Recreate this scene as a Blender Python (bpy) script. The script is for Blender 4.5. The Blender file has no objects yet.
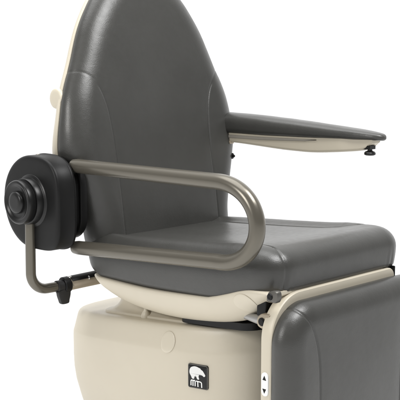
import bpy, bmesh, math, random
from mathutils import Vector, Matrix, noise

S = bpy.context.scene
COL = S.collection
PI = math.pi
ZO = 0.24            # everything is modelled with the seat near z 0.6, then lifted so that the foot plate stands on z = 0

# ------------------------------------------------------------------ materials
def nmat(name):
    m = bpy.data.materials.new(name); m.use_nodes = True
    nt = m.node_tree; b = nt.nodes['Principled BSDF']
    return m, nt, b

def plain(name, col, rough=0.5, metal=0.0, spec=0.5, bump=0.0, bscale=400, var=0.0, vscale=6, coat=0.0):
    m, nt, b = nmat(name)
    b.inputs['Roughness'].default_value = rough
    b.inputs['Metallic'].default_value = metal
    b.inputs['Specular IOR Level'].default_value = spec
    b.inputs['Coat Weight'].default_value = coat
    b.inputs['Coat Roughness'].default_value = 0.15
    tc = nt.nodes.new('ShaderNodeTexCoord')
    if var > 0:
        n = nt.nodes.new('ShaderNodeTexNoise'); n.inputs['Scale'].default_value = vscale
        n.inputs['Detail'].default_value = 5
        r = nt.nodes.new('ShaderNodeValToRGB')
        r.color_ramp.elements[0].position = 0.3; r.color_ramp.elements[1].position = 0.7
        r.color_ramp.elements[0].color = (*[c * (1 - var) for c in col], 1)
        r.color_ramp.elements[1].color = (*[min(1, c * (1 + var)) for c in col], 1)
        nt.links.new(tc.outputs['Object'], n.inputs['Vector'])
        nt.links.new(n.outputs['Fac'], r.inputs['Fac'])
        nt.links.new(r.outputs['Color'], b.inputs['Base Color'])
        mr = nt.nodes.new('ShaderNodeMapRange')
        mr.inputs['To Min'].default_value = rough * 0.88; mr.inputs['To Max'].default_value = rough * 1.12
        n2 = nt.nodes.new('ShaderNodeTexNoise'); n2.inputs['Scale'].default_value = vscale * 5
        n2.inputs['Detail'].default_value = 6
        nt.links.new(tc.outputs['Object'], n2.inputs['Vector'])
        nt.links.new(n2.outputs['Fac'], mr.inputs['Value'])
        nt.links.new(mr.outputs['Result'], b.inputs['Roughness'])
    else:
        b.inputs['Base Color'].default_value = (*col, 1)
    if bump > 0:
        n3 = nt.nodes.new('ShaderNodeTexNoise'); n3.inputs['Scale'].default_value = bscale
        n3.inputs['Detail'].default_value = 3
        bp = nt.nodes.new('ShaderNodeBump'); bp.inputs['Strength'].default_value = bump
        bp.inputs['Distance'].default_value = 0.001
        nt.links.new(tc.outputs['Object'], n3.inputs['Vector'])
        nt.links.new(n3.outputs['Fac'], bp.inputs['Height'])
        nt.links.new(bp.outputs['Normal'], b.inputs['Normal'])
    return m

def vinyl_mat():
    m, nt, b = nmat('grey_vinyl')
    tc = nt.nodes.new('ShaderNodeTexCoord')
    n = nt.nodes.new('ShaderNodeTexNoise'); n.inputs['Scale'].default_value = 3.5; n.inputs['Detail'].default_value = 4
    r = nt.nodes.new('ShaderNodeValToRGB')
    r.color_ramp.elements[0].position = 0.3; r.color_ramp.elements[1].position = 0.72
    r.color_ramp.elements[0].color = (0.038, 0.0375, 0.0345, 1)
    r.color_ramp.elements[1].color = (0.048, 0.0475, 0.044, 1)
    v = nt.nodes.new('ShaderNodeTexVoronoi'); v.inputs['Scale'].default_value = 420; v.feature = 'SMOOTH_F1'
    n2 = nt.nodes.new('ShaderNodeTexNoise'); n2.inputs['Scale'].default_value = 60; n2.inputs['Detail'].default_value = 6
    ad = nt.nodes.new('ShaderNodeMath'); ad.operation = 'MULTIPLY_ADD'
    ad.inputs[1].default_value = 0.6
    bp = nt.nodes.new('ShaderNodeBump'); bp.inputs['Strength'].default_value = 0.28; bp.inputs['Distance'].default_value = 0.0012
    mr = nt.nodes.new('ShaderNodeMapRange'); mr.inputs['To Min'].default_value = 0.30; mr.inputs['To Max'].default_value = 0.42
    L = nt.links.new
    for q in (n, v, n2): L(tc.outputs['Object'], q.inputs['Vector'])
    L(n.outputs['Fac'], r.inputs['Fac']); L(r.outputs['Color'], b.inputs['Base Color'])
    L(v.outputs['Distance'], ad.inputs[0]); L(n2.outputs['Fac'], ad.inputs[2])
    L(ad.outputs[0], bp.inputs['Height']); L(bp.outputs['Normal'], b.inputs['Normal'])
    L(n2.outputs['Fac'], mr.inputs['Value']); L(mr.outputs['Result'], b.inputs['Roughness'])
    b.inputs['Specular IOR Level'].default_value = 0.5
    return m

VINYL = vinyl_mat()
CREAM = plain('cream_plastic', (0.525, 0.477, 0.382), 0.40, bump=0.16, bscale=700, var=0.02, vscale=4)
CREAM2 = plain('cream_cap_plastic', (0.545, 0.497, 0.40), 0.36, bump=0.06, bscale=700)
BRONZE = plain('bronze_paint', (0.126, 0.115, 0.093), 0.26, metal=0.5)
BLACK = plain('black_plastic', (0.007, 0.007, 0.007), 0.44, spec=0.2, bump=0.12, bscale=900, var=0.12, vscale=8)
BLACK2 = plain('black_gloss_plastic', (0.007, 0.007, 0.007), 0.33, spec=0.32, bump=0.03, var=0.1, vscale=12)
RUBBER = plain('black_rubber', (0.012, 0.012, 0.012), 0.6, bump=0.15, bscale=600)
STEEL = plain('brushed_steel', (0.52, 0.51, 0.49), 0.32, metal=1.0, bump=0.05, bscale=500, var=0.06, vscale=20)
DULLSTEEL = plain('dull_steel', (0.36, 0.355, 0.345), 0.42, metal=0.8)
GREYMETAL = plain('grey_metal', (0.20, 0.19, 0.17), 0.4, metal=0.6, bump=0.05, var=0.08, vscale=20)
DULLTAN = plain('dull_tan', (0.27, 0.25, 0.215), 0.45)
DARKMETAL = plain('dark_metal', (0.10, 0.095, 0.085), 0.4, metal=0.5)
TAN = plain('tan_metal', (0.33, 0.28, 0.21), 0.38, metal=0.35, bump=0.05, var=0.08, vscale=20)
WHITE = plain('white_print', (0.82, 0.82, 0.80), 0.4)
GREYPRINT = plain('pale_grey_print', (0.72, 0.72, 0.705), 0.4)
FLOOR = plain('white_floor', (0.80, 0.80, 0.80), 0.8, bump=0.02, bscale=200)

# ------------------------------------------------------------------ mesh helpers
def link(name, bm, mats, parent=None, smooth=True, autos=None):
    bmesh.ops.recalc_face_normals(bm, faces=bm.faces)
    me = bpy.data.meshes.new(name)
    for v in bm.verts: v.co.z += ZO
    bm.to_mesh(me); bm.free()
    if not isinstance(mats, (list, tuple)): mats = [mats]
    for m in mats: me.materials.append(m)
    if smooth:
        for p in me.polygons: p.use_smooth = True
    if autos is not None:
        try: me.set_sharp_from_angle(angle=math.radians(autos))
        except Exception: pass
    o = bpy.data.objects.new(name, me); COL.objects.link(o)
    if parent is not None: o.parent = parent
    return o

def catmull(pts, n=10, closed=False):
    out = []; P = [Vector(p) for p in pts]; k = len(P)
    segs = k if closed else k - 1
    for i in range(segs):
        if closed: a, b, c, d = P[(i-1) % k], P[i], P[(i+1) % k], P[(i+2) % k]
        else: a, b, c, d = P[max(i-1, 0)], P[i], P[i+1], P[min(i+2, k-1)]
        for j in range(n):
            t = j / n
            out.append(0.5*((2*b) + (c-a)*t + (2*a-5*b+4*c-d)*t*t + (3*b-a-3*c+d)*t**3))
    if not closed: out.append(P[-1])
    return out

def resample(pts, n, closed=True):
    P = [Vector(p) for p in pts]
    if closed: P = P + [P[0]]
    L = [0]
    for a, b in zip(P, P[1:]): L.append(L[-1] + (b-a).length)
    out = []; j = 0
    m = n if closed else n - 1
    for i in range(n):
        t = L[-1]*i/m
        while j < len(P)-2 and L[j+1] < t: j += 1
        f = (t-L[j])/max(L[j+1]-L[j], 1e-9)
        out.append(P[j].lerp(P[j+1], min(max(f, 0), 1)))
    return out

def interp(x, tab):
    if x <= tab[0][0]: return tab[0][1]
    for (a, va), (b, vb) in zip(tab, tab[1:]):
        if x <= b:
            t = (x-a)/(b-a); t = t*t*(3-2*t) if False else t
            return va+(vb-va)*t
    return tab[-1][1]

def smooth_tab(tab, n=8):
    return [(p.x, p.y) for p in catmull([(a, b, 0) for a, b in tab], n)]

def rrect(x0, x1, y0, y1, rs, n=14):
    """rounded rectangle, CCW; rs = radii at (x0,y0),(x1,y0),(x1,y1),(x0,y1)"""
    out = []
    for (cx, cy, a0, r) in ((x0+rs[0], y0+rs[0], PI, rs[0]), (x1-rs[1], y0+rs[1], 1.5*PI, rs[1]),
                            (x1-rs[2], y1-rs[2], 0, rs[2]), (x0+rs[3], y1-rs[3], 0.5*PI, rs[3])):
        for i in range(n+1):
            a = a0+0.5*PI*i/n
            out.append(Vector((cx+r*math.cos(a), cy+r*math.sin(a), 0)))
    return out

def loft(bm, rings, cap0=True, cap1=True, closed=True):
    R = [[bm.verts.new(p) for p in r] for r in rings]
    for a, b in zip(R, R[1:]):
        n = len(a)
        for i in range(n if closed else n-1):
            j = (i+1) % n
            try: bm.faces.new((a[i], a[j], b[j], b[i]))
            except ValueError: pass
    def cap(r):
        c = Vector((0, 0, 0))
        for v in r: c += v.co
        cv = bm.verts.new(c/len(r))
        for i in range(len(r)): bm.faces.new((r[i], r[(i+1) % len(r)], cv))
    if cap0: cap(R[0])
    if cap1: cap(R[-1])
    return R

def inward(pts):
    n = len(pts); out = []
    area = sum(pts[i].x*pts[(i+1) % n].y-pts[(i+1) % n].x*pts[i].y for i in range(n))
    s = 1 if area > 0 else -1
    for i in range(n):
        t = pts[(i+1) % n]-pts[i-1]
        v = Vector((-t.y, t.x, 0))*s
        out.append(v.normalized() if v.length > 1e-9 else Vector((0, 0, 0)))
    return out

def extrude_outline(outline, prof, mapf):
    """rings (inset, height) of a plan outline mapped to 3-D by mapf(x, y, h)"""
    nn = inward(outline)
    return [[mapf(p.x+n.x*i, p.y+n.y*i, h) for p, n in zip(outline, nn)] for i, h in prof]

def box(bm, c, s, rot=None):
    m = Matrix.Translation(Vector(c))
    if rot is not None: m = m @ rot.to_4x4()
    r = bmesh.ops.create_cube(bm, size=1, matrix=m @ Matrix.Diagonal((*s, 1)))
    return r['verts']

def bevel_all(bm, w, seg=3, ang=25):
    es = [e for e in bm.edges if len(e.link_faces) == 2 and e.calc_face_angle(0) > math.radians(ang)]
    bmesh.ops.bevel(bm, geom=es, offset=w, segments=seg, profile=0.6, affect='EDGES', clamp_overlap=True)

def cyl(bm, p0, p1, prof, n=40):
    """lathe along p0->p1; prof = (fraction-or-metre along, radius)"""
    p0, p1 = Vector(p0), Vector(p1); ax = (p1-p0); Ln = ax.length; ax.normalize()
    up = Vector((0, 0, 1)) if abs(ax.z) < 0.9 else Vector((0, 1, 0))
    e1 = ax.cross(up).normalized(); e2 = ax.cross(e1)
    rings = [[p0+ax*t*Ln+(e1*math.cos(2*PI*i/n)+e2*math.sin(2*PI*i/n))*r for i in range(n)] for t, r in prof]
    loft(bm, rings)

def fillet(pts, rads, n=12):
    P = [Vector(p) for p in pts]; out = [P[0]]
    for i in range(1, len(P)-1):
        a, b, c = P[i-1], P[i], P[i+1]
        u, v = (a-b).normalized(), (c-b).normalized()
        ang = u.angle(v); r = rads[i-1]
        d = r/math.tan(ang/2)
        ctr = b+(u+v).normalized()*(r/math.sin(ang/2))
        s, e = b+u*d, b+v*d
        v0, v1 = s-ctr, e-ctr
        tot = v0.angle(v1)
        for k in range(n+1):
            t = k/n
            out.append(ctr+(v0*math.sin((1-t)*tot)+v1*math.sin(t*tot))/math.sin(tot))
    out.append(P[-1]); return out

def tube(bm, path, r, n=28, ends=True):
    P = [Vector(p) for p in path]; rings = []
    t0 = (P[1]-P[0]).normalized()
    e1 = t0.cross(Vector((0.31, 0.17, 0.94))).normalized()
    for i, p in enumerate(P):
        t = (P[min(i+1, len(P)-1)]-P[max(i-1, 0)]).normalized()
        e1 = (e1-t*e1.dot(t)).normalized(); e2 = t.cross(e1)
        rr = r(i/(len(P)-1)) if callable(r) else r
        rings.append([p+(e1*math.cos(2*PI*k/n)+e2*math.sin(2*PI*k/n))*rr for k in range(n)])
    loft(bm, rings, ends, ends)

def seg_dist(x, y, poly):
    best = 1e9
    for (ax, ay), (bx, by) in zip(poly, poly[1:]):
        dx, dy = bx-ax, by-ay
        t = max(0, min(1, ((x-ax)*dx+(y-ay)*dy)/(dx*dx+dy*dy+1e-12)))
        d = (x-ax-t*dx)**2+(y-ay-t*dy)**2
        if d < best: best = d
        if best < 1e-9: break
    return math.sqrt(best)

def pad(name, outline, prof, ntop, surf, mapf, parent, seams=(), groove=0.0035, gw=0.0038, soft=0.006, sw=0.03,
        ncirc=420, wob=0.0012, mat=None, center=None, extra=None, sfade=None):
    """upholstered cushion: outline rings up the side, then concentric rings over the top; sewn seams are pressed into the mesh"""
    ol = resample(outline, ncirc)
    nn = inward(ol)
    c = center or Vector((sum(p.x for p in ol)/len(ol), sum(p.y for p in ol)/len(ol), 0))
    plan = []
    for ins, h in prof: plan.append([(p.x+n.x*ins, p.y+n.y*ins, h) for p, n in zip(ol, nn)])
    last = plan[-1]
    for k in range(1, ntop):
        t = 1-k/ntop
        plan.append([(c.x+(x-c.x)*t, c.y+(y-c.y)*t, 1.0) for x, y, h in last])
    bm = bmesh.new(); uv = {}
    R = []
    for ring in plan:
        row = []
        for x, y, h in ring:
            v = bm.verts.new(mapf(x, y, surf(x, y, h))); uv[v] = (x, y, h); row.append(v)
        R.append(row)
    for a, b in zip(R, R[1:]):
        for i in range(len(a)):
            j = (i+1) % len(a); bm.faces.new((a[i], a[j], b[j], b[i]))
    cv = bm.verts.new(mapf(c.x, c.y, surf(c.x, c.y, 1))); uv[cv] = (c.x, c.y, 1)
    for i in range(len(R[-1])): bm.faces.new((R[-1][i], R[-1][(i+1) % len(R[-1])], cv))
    bot = bm.verts.new(mapf(c.x, c.y, surf(c.x, c.y, prof[0][1]))); uv[bot] = (c.x, c.y, 0)
    for i in range(len(R[0])): bm.faces.new((R[0][(i+1) % len(R[0])], R[0][i], bot))
    bmesh.ops.recalc_face_normals(bm, faces=bm.faces)
    bm.normal_update()
    mv = []
    for v, (x, y, h) in uv.items():
        d = 0.0
        if h > 0.03:
            for sm in seams:
                q = seg_dist(x, y, sm)
                d -= (groove*math.exp(-(q/gw)**2)+soft*math.exp(-(q/sw)**2))*(sfade(x, y) if sfade else 1)
            w = noise.noise(Vector((x*5.5, y*5.5, h*1.3+3.7)))
            w2 = noise.noise(Vector((x*17, y*17, h*2+9.1)))
            d += wob*w+wob*0.25*w2
            if extra: d += extra(x, y, h)
        mv.append((v, v.normal.copy()*d))
    for v, dv in mv: v.co += dv
    return link(name, bm, mat or VINYL, parent)

def side_prof(hr, bulge, rtop, n=10, hmid=0.5, rbot=0.02):
    """bottom tuck, bulged wall up to hmid, then a soft rounded shoulder of width rtop"""
    out = [(rbot*2.2, 0.0), (rbot, 0.0), (rbot*0.35, 0.02), (0.0, 0.07)]
    for k in range(1, 6):
        t = k/6; out.append((-bulge*math.sin(t*PI/2), 0.07+(hmid-0.07)*t))
    for k in range(0, n+1):
        a = PI/2*k/n
        out.append((-bulge+(rtop+bulge)*(1-math.cos(a)), hmid+(1-hmid)*math.sin(a)))
    return out

# ------------------------------------------------------------------ the chair
chair = bpy.data.objects.new('exam_chair', None); COL.objects.link(chair)
chair['label'] = 'grey vinyl medical exam chair with cream pedestal, bronze tube side rail and hanging legrest'
chair['category'] = 'exam chair'

# ---- seat cushion
ZT = lambda y: 0.563+0.072*(y+0.43)
def seat_zb(y):
    if y < -0.42: return 0.430+0.080*((-0.42-y)/0.115)**1.5
    if y < -0.2: return 0.430
    if y < 0.12: return 0.430+0.012*(y+0.2)/0.32
    return 0.442+0.050*min(1, (y-0.12)/0.15)
def seat_surf(x, y, h):
    crown = -0.010*math.exp(-((x)/0.16)**2)*math.exp(-((y+0.1)/0.25)**2)
    front = 0.006*math.exp(-((y-0.22)/0.08)**2)
    bol = 0.010*math.exp(-((abs(x)-0.262)/0.035)**2)*min(1, max(0, (0.26-y)/0.12))
    zt = ZT(y)+crown+front+bol
    zb = seat_zb(y)
    return zb+h*(zt-zb)
seat_seam = [[(0.205, -0.56), (0.205, -0.1), (0.207, 0.1), (0.214, 0.18), (0.232, 0.25), (0.250, 0.30), (0.256, 0.36)],
             [(-0.205, -0.56), (-0.205, 0.0), (-0.208, 0.09), (-0.218, 0.15), (-0.245, 0.195), (-0.29, 0.225), (-0.36, 0.235)]]
def seat_extra(x, y, h):
    # gathered folds below the front corner seams
    d = 0
    for s in (-1, 1):
        if y > 0.2 and h < 0.6:
            u = (s*x-0.257)
            d += 0.0022*math.sin(u*260)*math.exp(-(u/0.025)**2)*(0.6-h)/0.6
    return d
pad('seat_cushion', rrect(-0.322, 0.303, -0.535, 0.322, (0.085, 0.085, 0.078, 0.078)),
    side_prof(0.14, 0.006, 0.062, hmid=0.52, rbot=0.018), 130, seat_surf, lambda x, y, z: Vector((x, y, z)),
    chair, seat_seam, gw=0.003, ncirc=640, center=Vector((0, -0.1, 0)), extra=seat_extra, soft=0.002, sw=0.026)

# ---- seat shell (cream hull below the cushion)
zt_tab = smooth_tab([(-0.47, 0.437), (-0.44, 0.436), (-0.2, 0.434), (0.04, 0.449), (0.09, 0.457), (0.145, 0.473), (0.20, 0.491), (0.245, 0.500), (0.318, 0.502)])
zb_tab = smooth_tab([(-0.47, 0.432), (-0.45, 0.405), (-0.42, 0.378), (-0.34, 0.353), (-0.22, 0.343), (-0.10, 0.345), (0.02, 0.357), (0.12, 0.374), (0.19, 0.398), (0.245, 0.432), (0.29, 0.468), (0.318, 0.492)])
bm = bmesh.new(); rings = []
for k in range(81):
    y = -0.47+0.788*k/80
    zt, zb = interp(y, zt_tab), interp(y, zb_tab)
    edge = min(1, (y+0.47)/0.05) if y < -0.42 else 1
    w = 0.3125*(0.93+0.07*math.sin(max(0, edge)*PI/2))
    if y > 0.29: w -= 0.006*((y-0.29)/0.028)**2
    wf = w if y < 0.2 else w-0.09*((y-0.2)/0.118)**2          # the far front corner is rounded with the cushion
    def section(w):
        half = [(w-0.03, zt), (w-0.006, zt), (w-0.0015, zt-0.002), (w, zt-0.006)]
        for j in range(1, 13):
            a = PI/2*j/12
            half.append((w-0.075*(1-math.cos(a))**0.85, zt-0.006-(zt-0.006-zb)*math.sin(a)**1.15))
        half.append((0.12, zb-0.002)); return half
    rings.append([Vector((x, y, z)) for x, z in section(w)]+[Vector((-x, y, z)) for x, z in reversed(section(wf))])
loft(bm, rings)
shell = link('seat_shell', bm, CREAM, chair, autos=50)

def oval_cap(name, parent, c, n, up, ru, rv, h, mat, roll=0.0):
    n = Vector(n).normalized(); up = Vector(up)
    v = (up-n*up.dot(n)).normalized(); u = v.cross(n)
    if roll: 
        M = Matrix.Rotation(roll, 3, n); u, v = M @ u, M @ v
    c = Vector(c); bm = bmesh.new(); N = 64
    rings = []
    for s, t in ((1.0, -0.012), (1.0, h*0.5), (0.985, h*0.82), (0.95, h), (0.90, h*1.0), (0.6, h*1.12), (0.25, h*1.18)):
        rings.append([c+u*ru*s*math.cos(2*PI*i/N)+v*rv*s*math.sin(2*PI*i/N)+n*t for i in range(N)])
    loft(bm, rings)
    return link(name, bm, mat, parent, autos=40)
def hull_x(y, z):
    zt, zb = interp(y, zt_tab), interp(y, zb_tab)
    q = min(1, max(0, (zt-0.006-z)/(zt-0.006-zb)))
    sa = q**(1/1.15)
    return 0.3125-0.075*(1-math.sqrt(max(0, 1-sa*sa)))**0.85
bm = bmesh.new(); rings = []; N = 72
for sc, off in ((1.0, -0.004), (1.0, 0.0010), (0.985, 0.0019), (0.96, 0.0022), (0.8, 0.0024), (0.5, 0.0026), (0.2, 0.0026)):
    ring = []
    for k in range(N):
        u, v = 0.037*sc*math.cos(2*PI*k/N), 0.029*sc*math.sin(2*PI*k/N)
        y, z = 0.212+u*0.97-v*0.15, 0.4560+0.10*u+v*0.99
        ring.append(Vector((hull_x(y, z)+off, y, z)))
    rings.append(ring)
loft(bm, rings)
link('screw_cover', bm, CREAM2, shell, autos=40)

# ---- pedestal
half = catmull([(0, -0.695, 0), (0.15, -0.688, 0), (0.245, -0.645, 0), (0.290, -0.56, 0), (0.306, -0.40, 0), (0.306, -0.2, 0), (0.286, -0.03, 0),
                (0.232, 0.11, 0), (0.135, 0.185, 0), (0, 0.205, 0)], 14)
base_plan = half+[Vector((-p.x, p.y, 0)) for p in reversed(half[1:-1])]
base_plan = resample(base_plan, 220)
BC = Vector((0, -0.24, 0))
def deck(y): return 0.338+0.085*y
def bring(inset, z, tilt=1.0, sc=1.0):
    nn = inward(base_plan); out = []
    for p, n in zip(base_plan, nn):
        q = BC+(p-BC)*sc+n*inset
        out.append(Vector((q.x, q.y, (deck(q.y)-0.31)*tilt+z)))
    return out
bm = bmesh.new()
rings = [bring(0.03, -0.235, 0, 0.93), bring(0.024, -0.10, 0, 0.945), bring(0.012, -0.02, 0, 0.973), bring(0.0045, 0.04, 0.1, 0.991), bring(0.001, 0.09, 0.2, 0.998), bring(0, 0.14, 0.35), bring(0, 0.20, 0.6),
         bring(0.0005, 0.230, 0.9), bring(0.0015, 0.237, 1), bring(0.004, 0.245, 1), bring(0.0085, 0.262, 1), bring(0.0125, 0.278, 1), bring(0.0155, 0.289, 1), bring(0.0185, 0.298, 1), bring(0.0225, 0.3045, 1), bring(0.0275, 0.308, 1), bring(0.034, 0.3095, 1), bring(0.045, 0.310, 1), bring(0.08, 0.310, 1)]
loft(bm, rings)
ped = link('pedestal', bm, CREAM, chair, autos=60)
def base_at(i_target):
    best = min(range(len(base_plan)), key=lambda i: (base_plan[i]-Vector(i_target)).length)
    return base_plan[best], -inward(base_plan)[best]
bp, bn = base_at((0.302, -0.115, 0))
bev_tab = [(0.20, 0.0), (0.230, 0.0005), (0.237, 0.0015), (0.245, 0.004), (0.262, 0.0085), (0.278, 0.0125), (0.289, 0.0155), (0.298, 0.0185), (0.3045, 0.0225)]
nin = inward(base_plan)
i0 = min(range(len(base_plan)), key=lambda i: (base_plan[i]-Vector((0.302, -0.112, 0))).length)
step = (base_plan[i0+1]-base_plan[i0]).length
def base_surf(u, zrel, off):
    f = i0+u/step; k = int(math.floor(f)); t = f-k
    p = base_plan[k].lerp(base_plan[k+1], t); n = nin[k].lerp(nin[k+1], t)
    q = p+n*(interp(zrel, bev_tab)-off)
    return Vector((q.x, q.y, zrel+deck(q.y)-0.31))
bm = bmesh.new(); rings = []
for sc, off in ((1.0, -0.004), (1.0, 0.0012), (0.985, 0.0022), (0.955, 0.0026), (0.8, 0.0028), (0.5, 0.003), (0.2, 0.003)):
    rings.append([base_surf(0.028*sc*math.cos(2*PI*k/72), 0.258+0.033*sc*math.sin(2*PI*k/72), off) for k in range(72)])
loft(bm, rings)
link('screw_cover', bm, CREAM2, ped, autos=40)
# foot plate
bm = bmesh.new()
loft(bm, [bring(-0.02, -0.24, 0, 1), bring(-0.025, -0.236, 0, 1), bring(-0.025, -0.215, 0, 1), bring(-0.018, -0.208, 0, 1), bring(0.03, -0.206, 0, 0.96)])
link('foot_plate', bm, BLACK, chair, autos=40)

# neck between pedestal and shell
bm = bmesh.new(); rings = []
for z, gx, gy in ((0.26, 0.024, 0.040), (0.3135, 0.024, 0.040), (0.3165, 0.023, 0.039), (0.3180, 0.020, 0.035), (0.3190, 0.014, 0.028), (0.323, 0.006, 0.018), (0.331, -0.002, 0.008), (0.343, -0.008, 0.0), (0.360, -0.012, -0.006), (0.39, -0.014, -0.008), (0.43, -0.014, -0.008)):
    r = rrect(-0.222-gx, 0.222+gx, -0.462-gy, 0.06, (0.05, 0.05, 0.19, 0.19), 12)
    rings.append([Vector((p.x, p.y, z+(deck(p.y)-0.31)*(1 if z < 0.34 else max(0.3, 1-(z-0.34)*10)))) for p in r])
loft(bm, rings)
neck = link('neck_cover', bm, CREAM, chair, autos=45)
bm = bmesh.new(); cyl(bm, (0.238, -0.275, 0.29), (0.238, -0.275, 0.350), [(0, 0.017), (0.55, 0.016), (0.72, 0.011), (0.8, 0.007), (1, 0.007)], 24)
link('lift_pin', bm, CREAM, neck, autos=40)
# black slab standing in for the shade in the gap under the shell
bm = bmesh.new()
r = rrect(-0.255, 0.255, -0.12, 0.20, (0.05,)*4, 10)
loft(bm, [[Vector((p.x, p.y, z+0.085*p.y)) for p in r] for z in (0.344, 0.366)])
link('gap_shade_slab', bm, BLACK, chair, autos=40)

# ---- badge on the pedestal
bp, bn = base_at((0.276, 0.001, 0))
bn = Vector((bn.x, bn.y, 0.0)).normalized(); bu = Vector((0, 0, 1)).cross(bn); bv = Vector((0, 0, 1))
bc = Vector((bp.x, bp.y, 0.190))
def bpt(u, v, t): return bc+bu*u+bv*v+bn*t
def flat_poly(bm, pts, t0, t1):
    loft(bm, [[bpt(x, y, t0) for x, y in pts], [bpt(x, y, t1) for x, y in pts]], False, False)
    f = bm.faces.new([bm.verts.new(bpt(x, y, t1)) for x, y in pts])
    bmesh.ops.triangulate(bm, faces=[f])
BW, BH = 0.0345, 0.0375
badge_o = rrect(-BW, BW, -BH, BH, (0.006,)*4, 8)
bm = bmesh.new()
loft(bm, extrude_outline(badge_o, [(0, -0.006), (0, 0.0028), (0.0006, 0.0034), (0.001, 0.0036)], lambda x, y, h: bpt(x, y, h)))
badge = link('badge', bm, BLACK2, chair, autos=40)
bm = bmesh.new()
o2 = rrect(-BW+0.0010, BW-0.0010, -BH+0.0010, BH-0.0010, (0.0052,)*4, 8)
ni = inward(o2); o3 = [p+n*0.0011 for p, n in zip(o2, ni)]
A = [[bpt(p.x, p.y, t) for p in o] for o, t in ((o2, 0.0030), (o2, 0.0042), (o3, 0.0042), (o3, 0.0030))]
loft(bm, A, False, False)
link('badge_border', bm, GREYMETAL, badge, autos=30)
bear_px = [(100,222),(98,210),(86,196),(79,178),(81,155),(92,136),(110,127),(128,124),(146,127),(160,132),(170,135),(176,143),(190,151),(199,163),(211,182),(209,192),(199,196),(190,189),(178,184),(166,181),(158,189),(156,204),(161,219),(158,224),(145,223),(138,207),(133,195),(124,203),(117,209),(118,223)]
def px(x, y): return ((x-149)/84.0*BW, -(y-203)/95.0*BH)
bear = [(p.x, p.y) for p in catmull([(*px(*q), 0) for q in bear_px], 3, True)]
bm = bmesh.new(); flat_poly(bm, bear, 0.003, 0.0044); link('bear_emblem', bm, GREYPRINT, badge, smooth=False)
def stroke(bm, pts, w, t):
    P = [Vector((*px(*q), 0)) for q in pts]
    L, Rr = [], []
    for i, p in enumerate(P):
        tg = (P[min(i+1, len(P)-1)]-P[max(i-1, 0)]).normalized(); nrm = Vector((-tg.y, tg.x, 0))*w
        L.append((p+nrm)); Rr.append((p-nrm))
    for i in range(len(P)-1):
        q = [L[i], L[i+1], Rr[i+1], Rr[i]]
        bm.faces.new([bm.verts.new(bpt(a.x, a.y, t)) for a in q])
def arch(x0, x1, yt, yb):
    r = (x1-x0)/2; out = [(x0, yb)]
    for k in range(9):
        a = PI-PI*k/8; out.append(((x0+x1)/2+r*math.cos(a), yt+r-r*math.sin(a)))
    out.append((x1, yb)); return out
bm = bmesh.new(); sw = 0.00175
stroke(bm, arch(92, 109, 236, 279), sw, 0.0042); stroke(bm, arch(109, 127, 236, 281), sw, 0.0043)
stroke(bm, [(134, 239), (166, 241)], sw, 0.0042); stroke(bm, [(149, 241), (151, 283)], sw, 0.0043)
stroke(bm, [(166, 240), (177, 243), (181, 250), (183, 285)], sw, 0.0044)
link('badge_lettering', bm, WHITE, badge, smooth=False)

# ---- backrest
X0 = -0.023
UB = Vector((0, -0.163, 0.9866)); NB = Vector((0, 0.9866, 0.163)); OB = Vector((X0, -0.412, 0.56))
def thin(s):
    q = min(1, max(0, (s-0.22)/0.24)); q = q*q*(3-2*q)
    return 1-0.27*q
def bmap(x, s, t): return OB+Vector((x, 0, 0))+UB*s+NB*t
zs = lambda z: (z-0.56)*1.0137+0.01
W = [(0.0, -0.17), (0.12, -0.17), (0.20, -0.162), (0.262, -0.13), (0.296, -0.075), (0.310, -0.01), (0.317, zs(0.60)), (0.338, zs(0.68)), (0.366, zs(0.76)), (0.385, zs(0.83)), (0.387, zs(0.89)), (0.379, zs(0.95)), (0.364, zs(1.015)),
     (0.337, zs(1.08)), (0.314, zs(1.13)), (0.291, zs(1.185)), (0.263, zs(1.245)), (0.226, zs(1.305)), (0.191, zs(1.35)), (0.146, zs(1.392)), (0.098, zs(1.42)), (0.045, zs(1.432)), (0, zs(1.435))]
hb = catmull([(a, b, 0) for a, b in W], 10)
back_plan = hb+[Vector((-p.x, p.y, 0)) for p in reversed(hb[1:-1])]
TB = 0.118
def back_surf(x, s, h):
    ax = abs(x)
    wing = 0.004*math.exp(-((ax-0.30)/0.055)**2)*(1/(1+math.exp((s-0.50)/0.03)))
    dish = -0.010*math.exp(-(x/0.14)**2)*(1/(1+math.exp((s-0.55)/0.08)))
    lumbar = 0.012*math.exp(-((s-0.12)/0.1)**2)*math.exp(-(x/0.2)**2)
    f = TB*thin(s)
    return -f+h*(f+wing+dish+lumbar)
bseam = []
for sg in (-1, 1):
    pl = [(0.42, 0.560), (0.34, 0.556), (0.312, 0.548), (0.285, 0.528), (0.262, 0.498), (0.245, 0.462), (0.232, 0.412), (0.225, 0.35), (0.222, 0.28), (0.222, 0.15), (0.222, -0.1)]
    sm = catmull([(a, b, 0) for a, b in pl], 4)
    bseam.append([(sg*p.x, p.y) for p in sm])
pad('backrest_cushion', back_plan, side_prof(0.1, 0.004, 0.082, n=14, hmid=0.30, rbot=0.010), 150, back_surf, bmap, chair, bseam,
    ncirc=760, wob=0.0019, center=Vector((0, 0.40, 0)), soft=0.0015, sw=0.022, groove=0.0030, gw=0.0027, sfade=lambda x, y: 1-0.55*min(1, max(0, (abs(x)-0.25)/0.05)))
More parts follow.
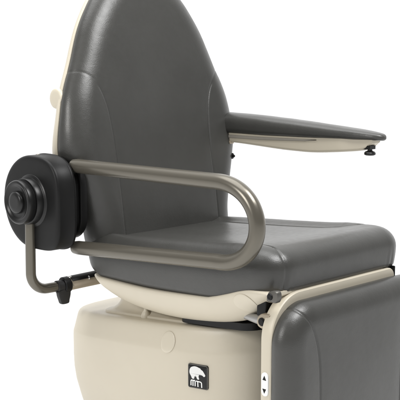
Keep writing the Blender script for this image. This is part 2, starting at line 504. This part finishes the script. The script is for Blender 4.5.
# cream back shell
bm = bmesh.new()
bo = resample([Vector((p.x, max(p.y, 0.06+0.25*(p.y+0.17) if p.y < 0.137 else p.y), 0)) for p in back_plan], 260)
loft(bm, extrude_outline(bo, [(0.03, -0.09), (0.002, -0.105), (-0.004, -0.108), (-0.0055, -0.112), (-0.005, -0.118), (-0.001, -0.134), (0.010, -0.155), (0.03, -0.169), (0.07, -0.178), (0.13, -0.182)], lambda x, y, h: bmap(x, y, h*thin(y))))
bshell = link('backrest_shell', bm, CREAM, chair, autos=50)
bm = bmesh.new()
s_c = 0.474
for sg in (-1, 1):
    bm = bmesh.new()
    wx = 0.352
    a, b = bmap(sg*(wx-0.05), s_c, -0.104), bmap(sg*(wx+0.018), s_c, -0.104)
    cyl(bm, a, b, [(0, 0.034), (0.88, 0.034), (0.95, 0.0325), (0.985, 0.029), (1.0, 0.02)], 40)
    link('pivot_cap', bm, CREAM2, bshell, autos=40)

# ---- hub, rail and its carrier (sitter's right, nearest the camera)
HY, HZ, HR = -0.585, 0.680, 0.152
def hub_outline(n=120):
    out = []
    for i in range(n):
        a = 2*PI*i/n; c, s = math.cos(a), math.sin(a)
        e = 2.0 if c < 0 else (3.2 if s > 0 else 4.6)
        rr = (abs(c)**e+abs(s)**e)**(-1/e)
        out.append(Vector((HY+HR*1.0*rr*c*(1 if c < 0 else 0.98), HZ+HR*rr*s, 0)))
    return out
ho = hub_outline()
yz = lambda y, z, x: Vector((x, y, z))
bm = bmesh.new()
loft(bm, extrude_outline(ho, [(0.010, 0.3865), (0.001, 0.387), (-0.002, 0.3885), (-0.003, 0.391), (-0.003, 0.3955), (-0.002, 0.3985), (0.0, 0.400), (0.0, 0.4495), (0.0008, 0.4535), (0.003, 0.4570), (0.0065, 0.4590), (0.012, 0.4600), (0.020, 0.4603), (0.05, 0.4606)], yz))
hub = link('pivot_hub', bm, BLACK, chair, autos=55)
KY, KZ = -0.578, 0.686
bm = bmesh.new()
cyl(bm, (0.45, KY, KZ), (0.519, KY, KZ), [(0, 0.086), (0.155, 0.086), (0.18, 0.0845), (0.20, 0.079), (0.22, 0.0765), (0.52, 0.075), (0.56, 0.073), (0.575, 0.068), (0.60, 0.068), (0.615, 0.0705), (0.64, 0.0715), (0.90, 0.071), (0.955, 0.0695), (0.99, 0.067), (1.0, 0.064), (0.99, 0.060), (0.97, 0.056), (0.92, 0.053), (0.90, 0.048), (0.90, 0.040)], 72)
knob = link('adjusting_knob', bm, BLACK2, hub, autos=35)
bm = bmesh.new()
cyl(bm, (0.505, KY, KZ), (0.528, KY, KZ), [(0, 0.037), (0.6, 0.0365), (0.80, 0.034), (0.90, 0.030), (0.95, 0.024), (0.95, 0.018), (0.95, 0.008)], 48)
link('knob_button', bm, BLACK2, hub, autos=35)
bm = bmesh.new()
cyl(bm, (0.425, HY+0.0, HZ+HR-0.006), (0.425, HY+0.0, HZ+HR+0.0025), [(0, 0.007), (0.8, 0.007), (1, 0.005)], 20)
link('hub_screw', bm, GREYMETAL, hub, autos=40)
# inboard mounting plate
bm = bmesh.new()
mo = rrect(-0.68, -0.452, 0.556, 0.806, (0.08, 0.075, 0.075, 0.08), 12)
loft(bm, extrude_outline(mo, [(0.012, 0.326), (0.003, 0.328), (0, 0.333), (0, 0.352), (0.002, 0.356), (0.010, 0.358), (0.010, 0.388)], yz))
link('mounting_plate', bm, BLACK, chair, autos=40)
bm = bmesh.new()
box(bm, (0.315, -0.60, 0.66), (0.09, 0.09, 0.16)); bevel_all(bm, 0.012)
link('hub_bracket', bm, BLACK, chair, autos=40)

RX = 0.362
path = [Vector((RX, -0.478, 0.800)), Vector((RX, 0.165, 0.8035))]
for k in range(1, 48):                       # elongated half-round end of the loop
    q = PI*k/48
    path.append(Vector((RX, 0.165+0.146*math.sin(q)**0.92, 0.6925+0.111*math.cos(q)-0.0035*(1-math.cos(q))/2)))
path += [Vector((RX, 0.165, 0.578)), Vector((RX, -0.478, 0.533))]
dense = []
for a, b in zip(path, path[1:]):
    k = max(1, int((b-a).length/0.02))
    for j in range(k): dense.append(a.lerp(b, j/k))
dense.append(path[-1])
bm = bmesh.new(); tube(bm, dense, lambda t: 0.0228 if 0.003 < t < 0.997 else 0.0205, 36)
rail = link('side_rail', bm, BRONZE, chair, autos=50)
# carrier tube from the knob down and in to the seat
cpath = fillet([(0.466, KY, 0.62), (0.466, KY-0.004, 0.388), (0.30, KY+0.01, 0.388)], [0.060], 18)
bm = bmesh.new(); tube(bm, cpath, 0.0168, 28)
carr = link('carrier_tube', bm, BRONZE, chair, autos=50)
bm = bmesh.new()
cyl(bm, (0.372, KY+0.006, 0.388), (0.345, KY+0.0075, 0.388), [(0, 0.017), (0.05, 0.0205), (0.9, 0.0205), (1, 0.018)], 32)
link('end_collar', bm, RUBBER, carr, autos=40)
# clamp with lever
bm = bmesh.new()
cyl(bm, (0.348, KY+0.0075, 0.390), (0.322, KY+0.009, 0.391), [(0, 0.024), (0.1, 0.027), (0.9, 0.027), (1, 0.024)], 32)
clamp = link('clamp', bm, BLACK, chair, autos=40)
bm = bmesh.new()
o = [(0.0, 0.0), (0.040, 0.004), (0.046, -0.012), (0.041, -0.034), (0.036, -0.046), (0.010, -0.046), (0.003, -0.034), (-0.004, -0.012)]
oo = resample([(p.x, p.y, 0) for p in catmull([(*q, 0) for q in o], 4, True)], 60)
loft(bm, extrude_outline(oo, [(0.005, -0.009), (0.001, -0.0075), (0, -0.004), (0, 0.004), (0.001, 0.0075), (0.005, 0.009)], lambda x, y, h: Vector((0.372-x, KY+0.018+h, 0.376+y))))
link('release_lever', bm, RUBBER, clamp, autos=40)
for dz, dy in ((0.020, 0.014), (-0.002, 0.026)):
    bm = bmesh.new()
    cyl(bm, (0.330, KY+dy, 0.391+dz), (0.315, KY+dy, 0.391+dz), [(0, 0.006), (0.2, 0.008), (0.8, 0.008), (1, 0.006)], 20)
    link('clamp_bolt', bm, STEEL, clamp, autos=40)
bm = bmesh.new()
cyl(bm, (0.324, KY+0.009, 0.391), (0.15, KY+0.06, 0.408), [(0, 0.021), (0.03, 0.0225), (0.5, 0.0225), (1, 0.0225)], 36)
sock = link('carrier_socket', bm, TAN, chair, autos=40)
bm = bmesh.new()
rings = []
for t in (0, 1):
    ring = []
    for r_, rng in ((0.0265, range(0, 13)), (0.0232, range(12, -1, -1))):
        for i in rng:
            a = math.radians(25)+math.radians(125)*i/12
            c0 = Vector((0.322, KY+0.0092, 0.391)).lerp(Vector((0.17, KY+0.054, 0.406)), t)
            ring.append(c0+Vector((0, -math.cos(a), math.sin(a)))*r_)
    rings.append(ring)
loft(bm, rings)
link('socket_cover', bm, BLACK, sock, autos=40)
bm = bmesh.new(); cyl(bm, (0.268, KY+0.046, 0.409), (0.263, KY+0.048, 0.4095), [(0, 0.006), (0.5, 0.007), (1, 0.005)], 20)
link('socket_rivet', bm, STEEL, sock, autos=40)

# ---- far armrest
AX = -0.378
bm = bmesh.new(); rings = []
top = smooth_tab([(-0.60, 0.942), (-0.50, 0.944), (-0.35, 0.940), (-0.15, 0.929), (0.05, 0.914), (0.13, 0.907), (0.180, 0.9005), (0.197, 0.8955), (0.205, 0.886)])
bot = smooth_tab([(-0.60, 0.866), (-0.50, 0.865), (-0.35, 0.865), (-0.2, 0.866), (0.05, 0.872), (0.13, 0.8745), (0.180, 0.876), (0.197, 0.877), (0.205, 0.884)])
wid = smooth_tab([(-0.60, 0.050), (-0.2, 0.049), (0.05, 0.043), (0.13, 0.038), (0.170, 0.031), (0.194, 0.019), (0.205, 0.004)])
for k in range(91):
    t = k/90; y = -0.60+0.805*(1-(1-t)**1.7)
    zt, zb, w = interp(y, top), interp(y, bot), interp(y, wid)
    ring = []
    for i in range(40):
        a = 2*PI*i/40; c, s = math.cos(a), math.sin(a); e = 2.6
        rr = (abs(c)**e+abs(s)**e)**(-1/e)
        z = (zt+zb)/2+(zt-zb)/2*rr*s
        if s < 0: z = zb+(z-zb)*0.75
        ring.append(Vector((AX+w*rr*c, y, z+0.0008*noise.noise(Vector((y*14, a, 2))))))
    rings.append(ring)
loft(bm, rings)
link('armrest_pad', bm, VINYL, chair)
bm = bmesh.new(); rings = []
abot = smooth_tab([(-0.52, 0.838), (-0.40, 0.834), (-0.25, 0.826), (-0.17, 0.823), (-0.06, 0.823), (0.08, 0.835), (0.135, 0.843), (0.150, 0.852), (0.168, 0.868)])
for k in range(60):
    y = -0.52+0.688*k/59
    zt = interp(y, bot)+0.006; zb = min(interp(y, abot), zt-0.004); w = 0.036 if y < 0.05 else 0.036-0.012*((y-0.05)/0.12)
    if y < -0.16: w -= 0.0
    r = rrect(AX-w, AX+w, zb, zt, (min(0.010, (zt-zb)*0.45),)*2+(0.0015, 0.0015), 6)
    rings.append([Vector((p.x, y, p.y)) for p in r])
loft(bm, rings)
arm = link('armrest_shell', bm, CREAM, chair, autos=40)
bm = bmesh.new(); rings = []
for y, zt, zb in ((-0.50, 0.864, 0.8525), (-0.30, 0.864, 0.853), (-0.10, 0.867, 0.860), (-0.05, 0.868, 0.866)):
    r = rrect(AX+0.030, AX+0.0395, zb, zt, (0.002,)*4, 3); rings.append([Vector((p.x, y, p.y)) for p in r])
loft(bm, rings)
link('support_bar', bm, DULLTAN, chair, autos=40)
bm = bmesh.new()
cyl(bm, (AX+0.01, 0.152, 0.868), (AX+0.01, 0.152, 0.826), [(0, 0.010), (0.35, 0.009), (0.45, 0.007), (0.62, 0.008), (0.70, 0.016), (0.80, 0.019), (0.93, 0.0185), (1, 0.013)], 32)
box(bm, (AX+0.01, 0.138, 0.853), (0.03, 0.050, 0.012))
link('release_knob', bm, BLACK2, chair, autos=35)
bm = bmesh.new()
box(bm, (AX+0.01, -0.56, 0.842), (0.05, 0.16, 0.03)); box(bm, (AX+0.03, -0.475, 0.836), (0.018, 0.05, 0.012)); bevel_all(bm, 0.003)
link('arm_bracket', bm, TAN, chair, autos=40)
bm = bmesh.new()
cyl(bm, (-0.365, -0.51, 0.782), (-0.365, -0.452, 0.7835), [(0, 0.006), (0.72, 0.006), (0.74, 0.011), (0.82, 0.011), (0.9, 0.005), (1, 0.004)], 20)
link('adjusting_screw', bm, BLACK, chair, autos=40)

# ---- legrest
LW = 0.322
bm = bmesh.new()
po = rrect(-0.266, LW, -0.16, 0.4955, (0.06, 0.06, 0.125, 0.030), 20)
loft(bm, extrude_outline(resample(po, 240), [(0.02, 0.290), (0.004, 0.291), (0.001, 0.293), (0, 0.296), (0, 0.324), (0.001, 0.327), (0.003, 0.329), (0.02, 0.330)], lambda x, y, h: Vector((x, h, y))))
trim = link('legrest_panel', bm, CREAM, chair, autos=40)
def leg_surf(x, z, h):
    crown = 0.010*math.exp(-(x/0.25)**2)*math.exp(-((z-0.15)/0.25)**2)
    return 0.327+h*(0.075+crown)
lseam = []
for sg in (-1, 1):
    pl = [(0.335, 0.50), (0.31, 0.492), (0.285, 0.478), (0.258, 0.452), (0.235, 0.418), (0.215, 0.372), (0.203, 0.32), (0.198, 0.25), (0.197, 0.1), (0.197, -0.18)]
    lseam.append([(sg*p.x, p.y) for p in catmull([(a, b, 0) for a, b in pl], 4)])
pad('legrest_cushion', rrect(-0.350, 0.322, -0.165, 0.470, (0.08, 0.08, 0.115, 0.08), 18), side_prof(0.08, 0.005, 0.060, n=12, hmid=0.34, rbot=0.008), 130,
    leg_surf, lambda x, z, t: Vector((x, t, z)), chair, lseam, ncirc=640, gw=0.003, groove=0.0028, soft=0.0016, sw=0.026, center=Vector((0, 0.15, 0)))
bm = bmesh.new()
box(bm, (0.0, 0.276, 0.13), (0.53, 0.034, 0.54)); bevel_all(bm, 0.004)  # added black panel behind the legrest, absorbs bounce light onto the pedestal
link('bounce_block_panel', bm, RUBBER, chair, autos=40)
# rocker switch on the side of the panel
sy, sz = 0.310, 0.248
bm = bmesh.new()
so = rrect(sy-0.0125, sy+0.0125, sz-0.034, sz+0.034, (0.0124,)*4, 12)
loft(bm, extrude_outline(so, [(0, LW-0.004), (0, LW+0.002), (0.0008, LW+0.0035), (0.002, LW+0.004), (0.008, LW+0.0042)], yz))
sw_ = link('rocker_switch', bm, WHITE, chair, autos=40)
for sg in (1, -1):
    bm = bmesh.new()
    pts = [(sy-0.0066, sz+sg*0.0125), (sy+0.0066, sz+sg*0.0125), (sy, sz+sg*0.0255)]
    loft(bm, [[Vector((LW+x, y, z)) for y, z in pts] for x in (0.003, 0.0050)])
    link('arrow_mark', bm, BLACK, sw_, smooth=False)

# ---- hinge brackets between shell and legrest (both sides)
for sg in (1,):
    X = sg*0.312
    bm = bmesh.new()
    o = resample([(p.x, p.y, 0) for p in catmull([(0.308, 0.484, 0), (0.322, 0.482, 0), (0.341, 0.482, 0), (0.349, 0.496, 0), (0.347, 0.511, 0), (0.337, 0.515, 0), (0.314, 0.508, 0)], 6, True)], 60)
    loft(bm, extrude_outline(o, [(0.003, -0.012), (0, -0.009), (0, 0.004), (0.002, 0.007), (0.006, 0.008)], lambda y, z, h: Vector((X+sg*h, y, z))))
    br = link('hinge_bracket', bm, DARKMETAL, chair, autos=40)
    for y, z in ((0.322, 0.497),):
        bm = bmesh.new()
        cyl(bm, (X, y, z), (X+sg*0.016, y, z), [(0, 0.0095), (0.55, 0.0095), (0.68, 0.0085), (0.72, 0.005), (0.66, 0.004)], 28)
        link('hinge_bolt', bm, BLACK, br, autos=35)
    bm = bmesh.new()
    o = resample([(p.x, p.y, 0) for p in catmull([(0.263, 0.404, 0), (0.280, 0.396, 0), (0.302, 0.402, 0), (0.308, 0.422, 0), (0.308, 0.440, 0), (0.294, 0.441, 0), (0.276, 0.438, 0), (0.262, 0.424, 0)], 6, True)], 60)
    X2 = sg*0.296
    loft(bm, extrude_outline(o, [(0.003, -0.010), (0, -0.008), (0, 0.006), (0.002, 0.009), (0.006, 0.010)], lambda y, z, h: Vector((X2+sg*h, y, z))))
    ln = link('pivot_link', bm, TAN, chair, autos=40)
    bm = bmesh.new()
    cyl(bm, (X2, 0.282, 0.417), (X2+sg*0.022, 0.282, 0.417), [(0, 0.012), (0.55, 0.012), (0.60, 0.0115), (0.62, 0.0095), (0.68, 0.0095), (0.72, 0.0088), (0.73, 0.005)], 32)
    link('pivot_bolt', bm, BLACK, ln, autos=35)
    bm = bmesh.new()
    cyl(bm, (sg*0.25, 0.16, 0.405), (sg*0.288, 0.266, 0.415), [(0, 0.010), (0.9, 0.014), (1, 0.010)], 24)
    link('push_rod', bm, DULLSTEEL, chair, autos=40)
bm = bmesh.new()
box(bm, (0, 0.262, 0.455), (0.575, 0.035, 0.075)); bevel_all(bm, 0.004)
link('hinge_beam', bm, BLACK, chair, autos=40)
bm = bmesh.new()
box(bm, (-0.2665, 0.312, 0.480), (0.006, 0.034, 0.036)); bevel_all(bm, 0.003)
link('band_end_cap', bm, BLACK, chair, autos=40)

# ------------------------------------------------------------------ setting: a white studio floor, white surround
bm = bmesh.new()
bmesh.ops.create_grid(bm, x_segments=8, y_segments=8, size=60)
for v in bm.verts: v.co.z -= ZO
fl = link('studio_floor', bm, FLOOR, None, smooth=False)
fl['kind'] = 'structure'

w = bpy.data.worlds.new('World'); S.world = w; w.use_nodes = True
nt = w.node_tree
bg = nt.nodes['Background']
# the white studio: bright backdrop side, dimmer towards the side the photographer stands on
tc = nt.nodes.new('ShaderNodeTexCoord')
dt = nt.nodes.new('ShaderNodeVectorMath'); dt.operation = 'DOT_PRODUCT'; dt.inputs[1].default_value = (-0.7071, -0.7071, 0)
mr = nt.nodes.new('ShaderNodeMapRange'); mr.interpolation_type = 'SMOOTHSTEP'
mr.inputs['From Min'].default_value = -0.15; mr.inputs['From Max'].default_value = 0.92
mr.inputs['To Min'].default_value = 0.15; mr.inputs['To Max'].default_value = 1.5
nt.links.new(tc.outputs['Generated'], dt.inputs[0]); nt.links.new(dt.outputs['Value'], mr.inputs['Value'])
bg.inputs['Color'].default_value = (1, 1, 1, 1)
nt.links.new(mr.outputs['Result'], bg.inputs['Strength'])

def area(name, loc, tgt, size, power, col=(1, 1, 1), sy=None):
    l = bpy.data.lights.new(name, 'AREA'); l.energy = power; l.color = col
    l.shape = 'RECTANGLE'; l.size = size; l.size_y = sy or size
    o = bpy.data.objects.new(name, l); COL.objects.link(o)
    o.location = loc; d = Vector(tgt)-Vector(loc)
    o.rotation_euler = d.to_track_quat('-Z', 'Y').to_euler(); return o
area('key_softbox', (3.4, -0.5, 2.2), (0, -0.2, 0.7), 1.0, 54, (1, 0.985, 0.96))
area('strip_softbox', (0.1, 1.25, 3.3), (0, -0.5, 1.3), 1.3, 98)
sl = bpy.data.lights.new('overhead_fill_sun', 'SUN'); sl.energy = 2.5; sl.angle = math.radians(50)  # soft sun added to whiten the floor and brighten upward faces
so_ = bpy.data.objects.new('overhead_fill_sun', sl); COL.objects.link(so_)
so_.rotation_euler = (Vector((-0.15, 0.25, -1))).to_track_quat('-Z', 'Y').to_euler()

# ------------------------------------------------------------------ camera
cam = bpy.data.cameras.new('camera'); co = bpy.data.objects.new('camera', cam); COL.objects.link(co)
cam.sensor_width = 36; cam.sensor_fit = 'HORIZONTAL'; cam.lens = 36*1000/400
cam.clip_end = 300
a, p = math.radians(45), math.atan(0.14)
d = Vector((-math.sin(a)*math.cos(p), -math.cos(a)*math.cos(p), -math.sin(p)))
co.location = (2.33564, 2.0683, 1.13598+ZO)
co.rotation_euler = d.to_track_quat('-Z', 'Y').to_euler()
S.camera = co
S.render.resolution_x = S.render.resolution_y = 1024
S.render.engine = 'CYCLES'
S.view_settings.view_transform = 'Standard'; S.view_settings.look = 'None'
S.view_settings.gamma = 1; S.view_settings.exposure = 0
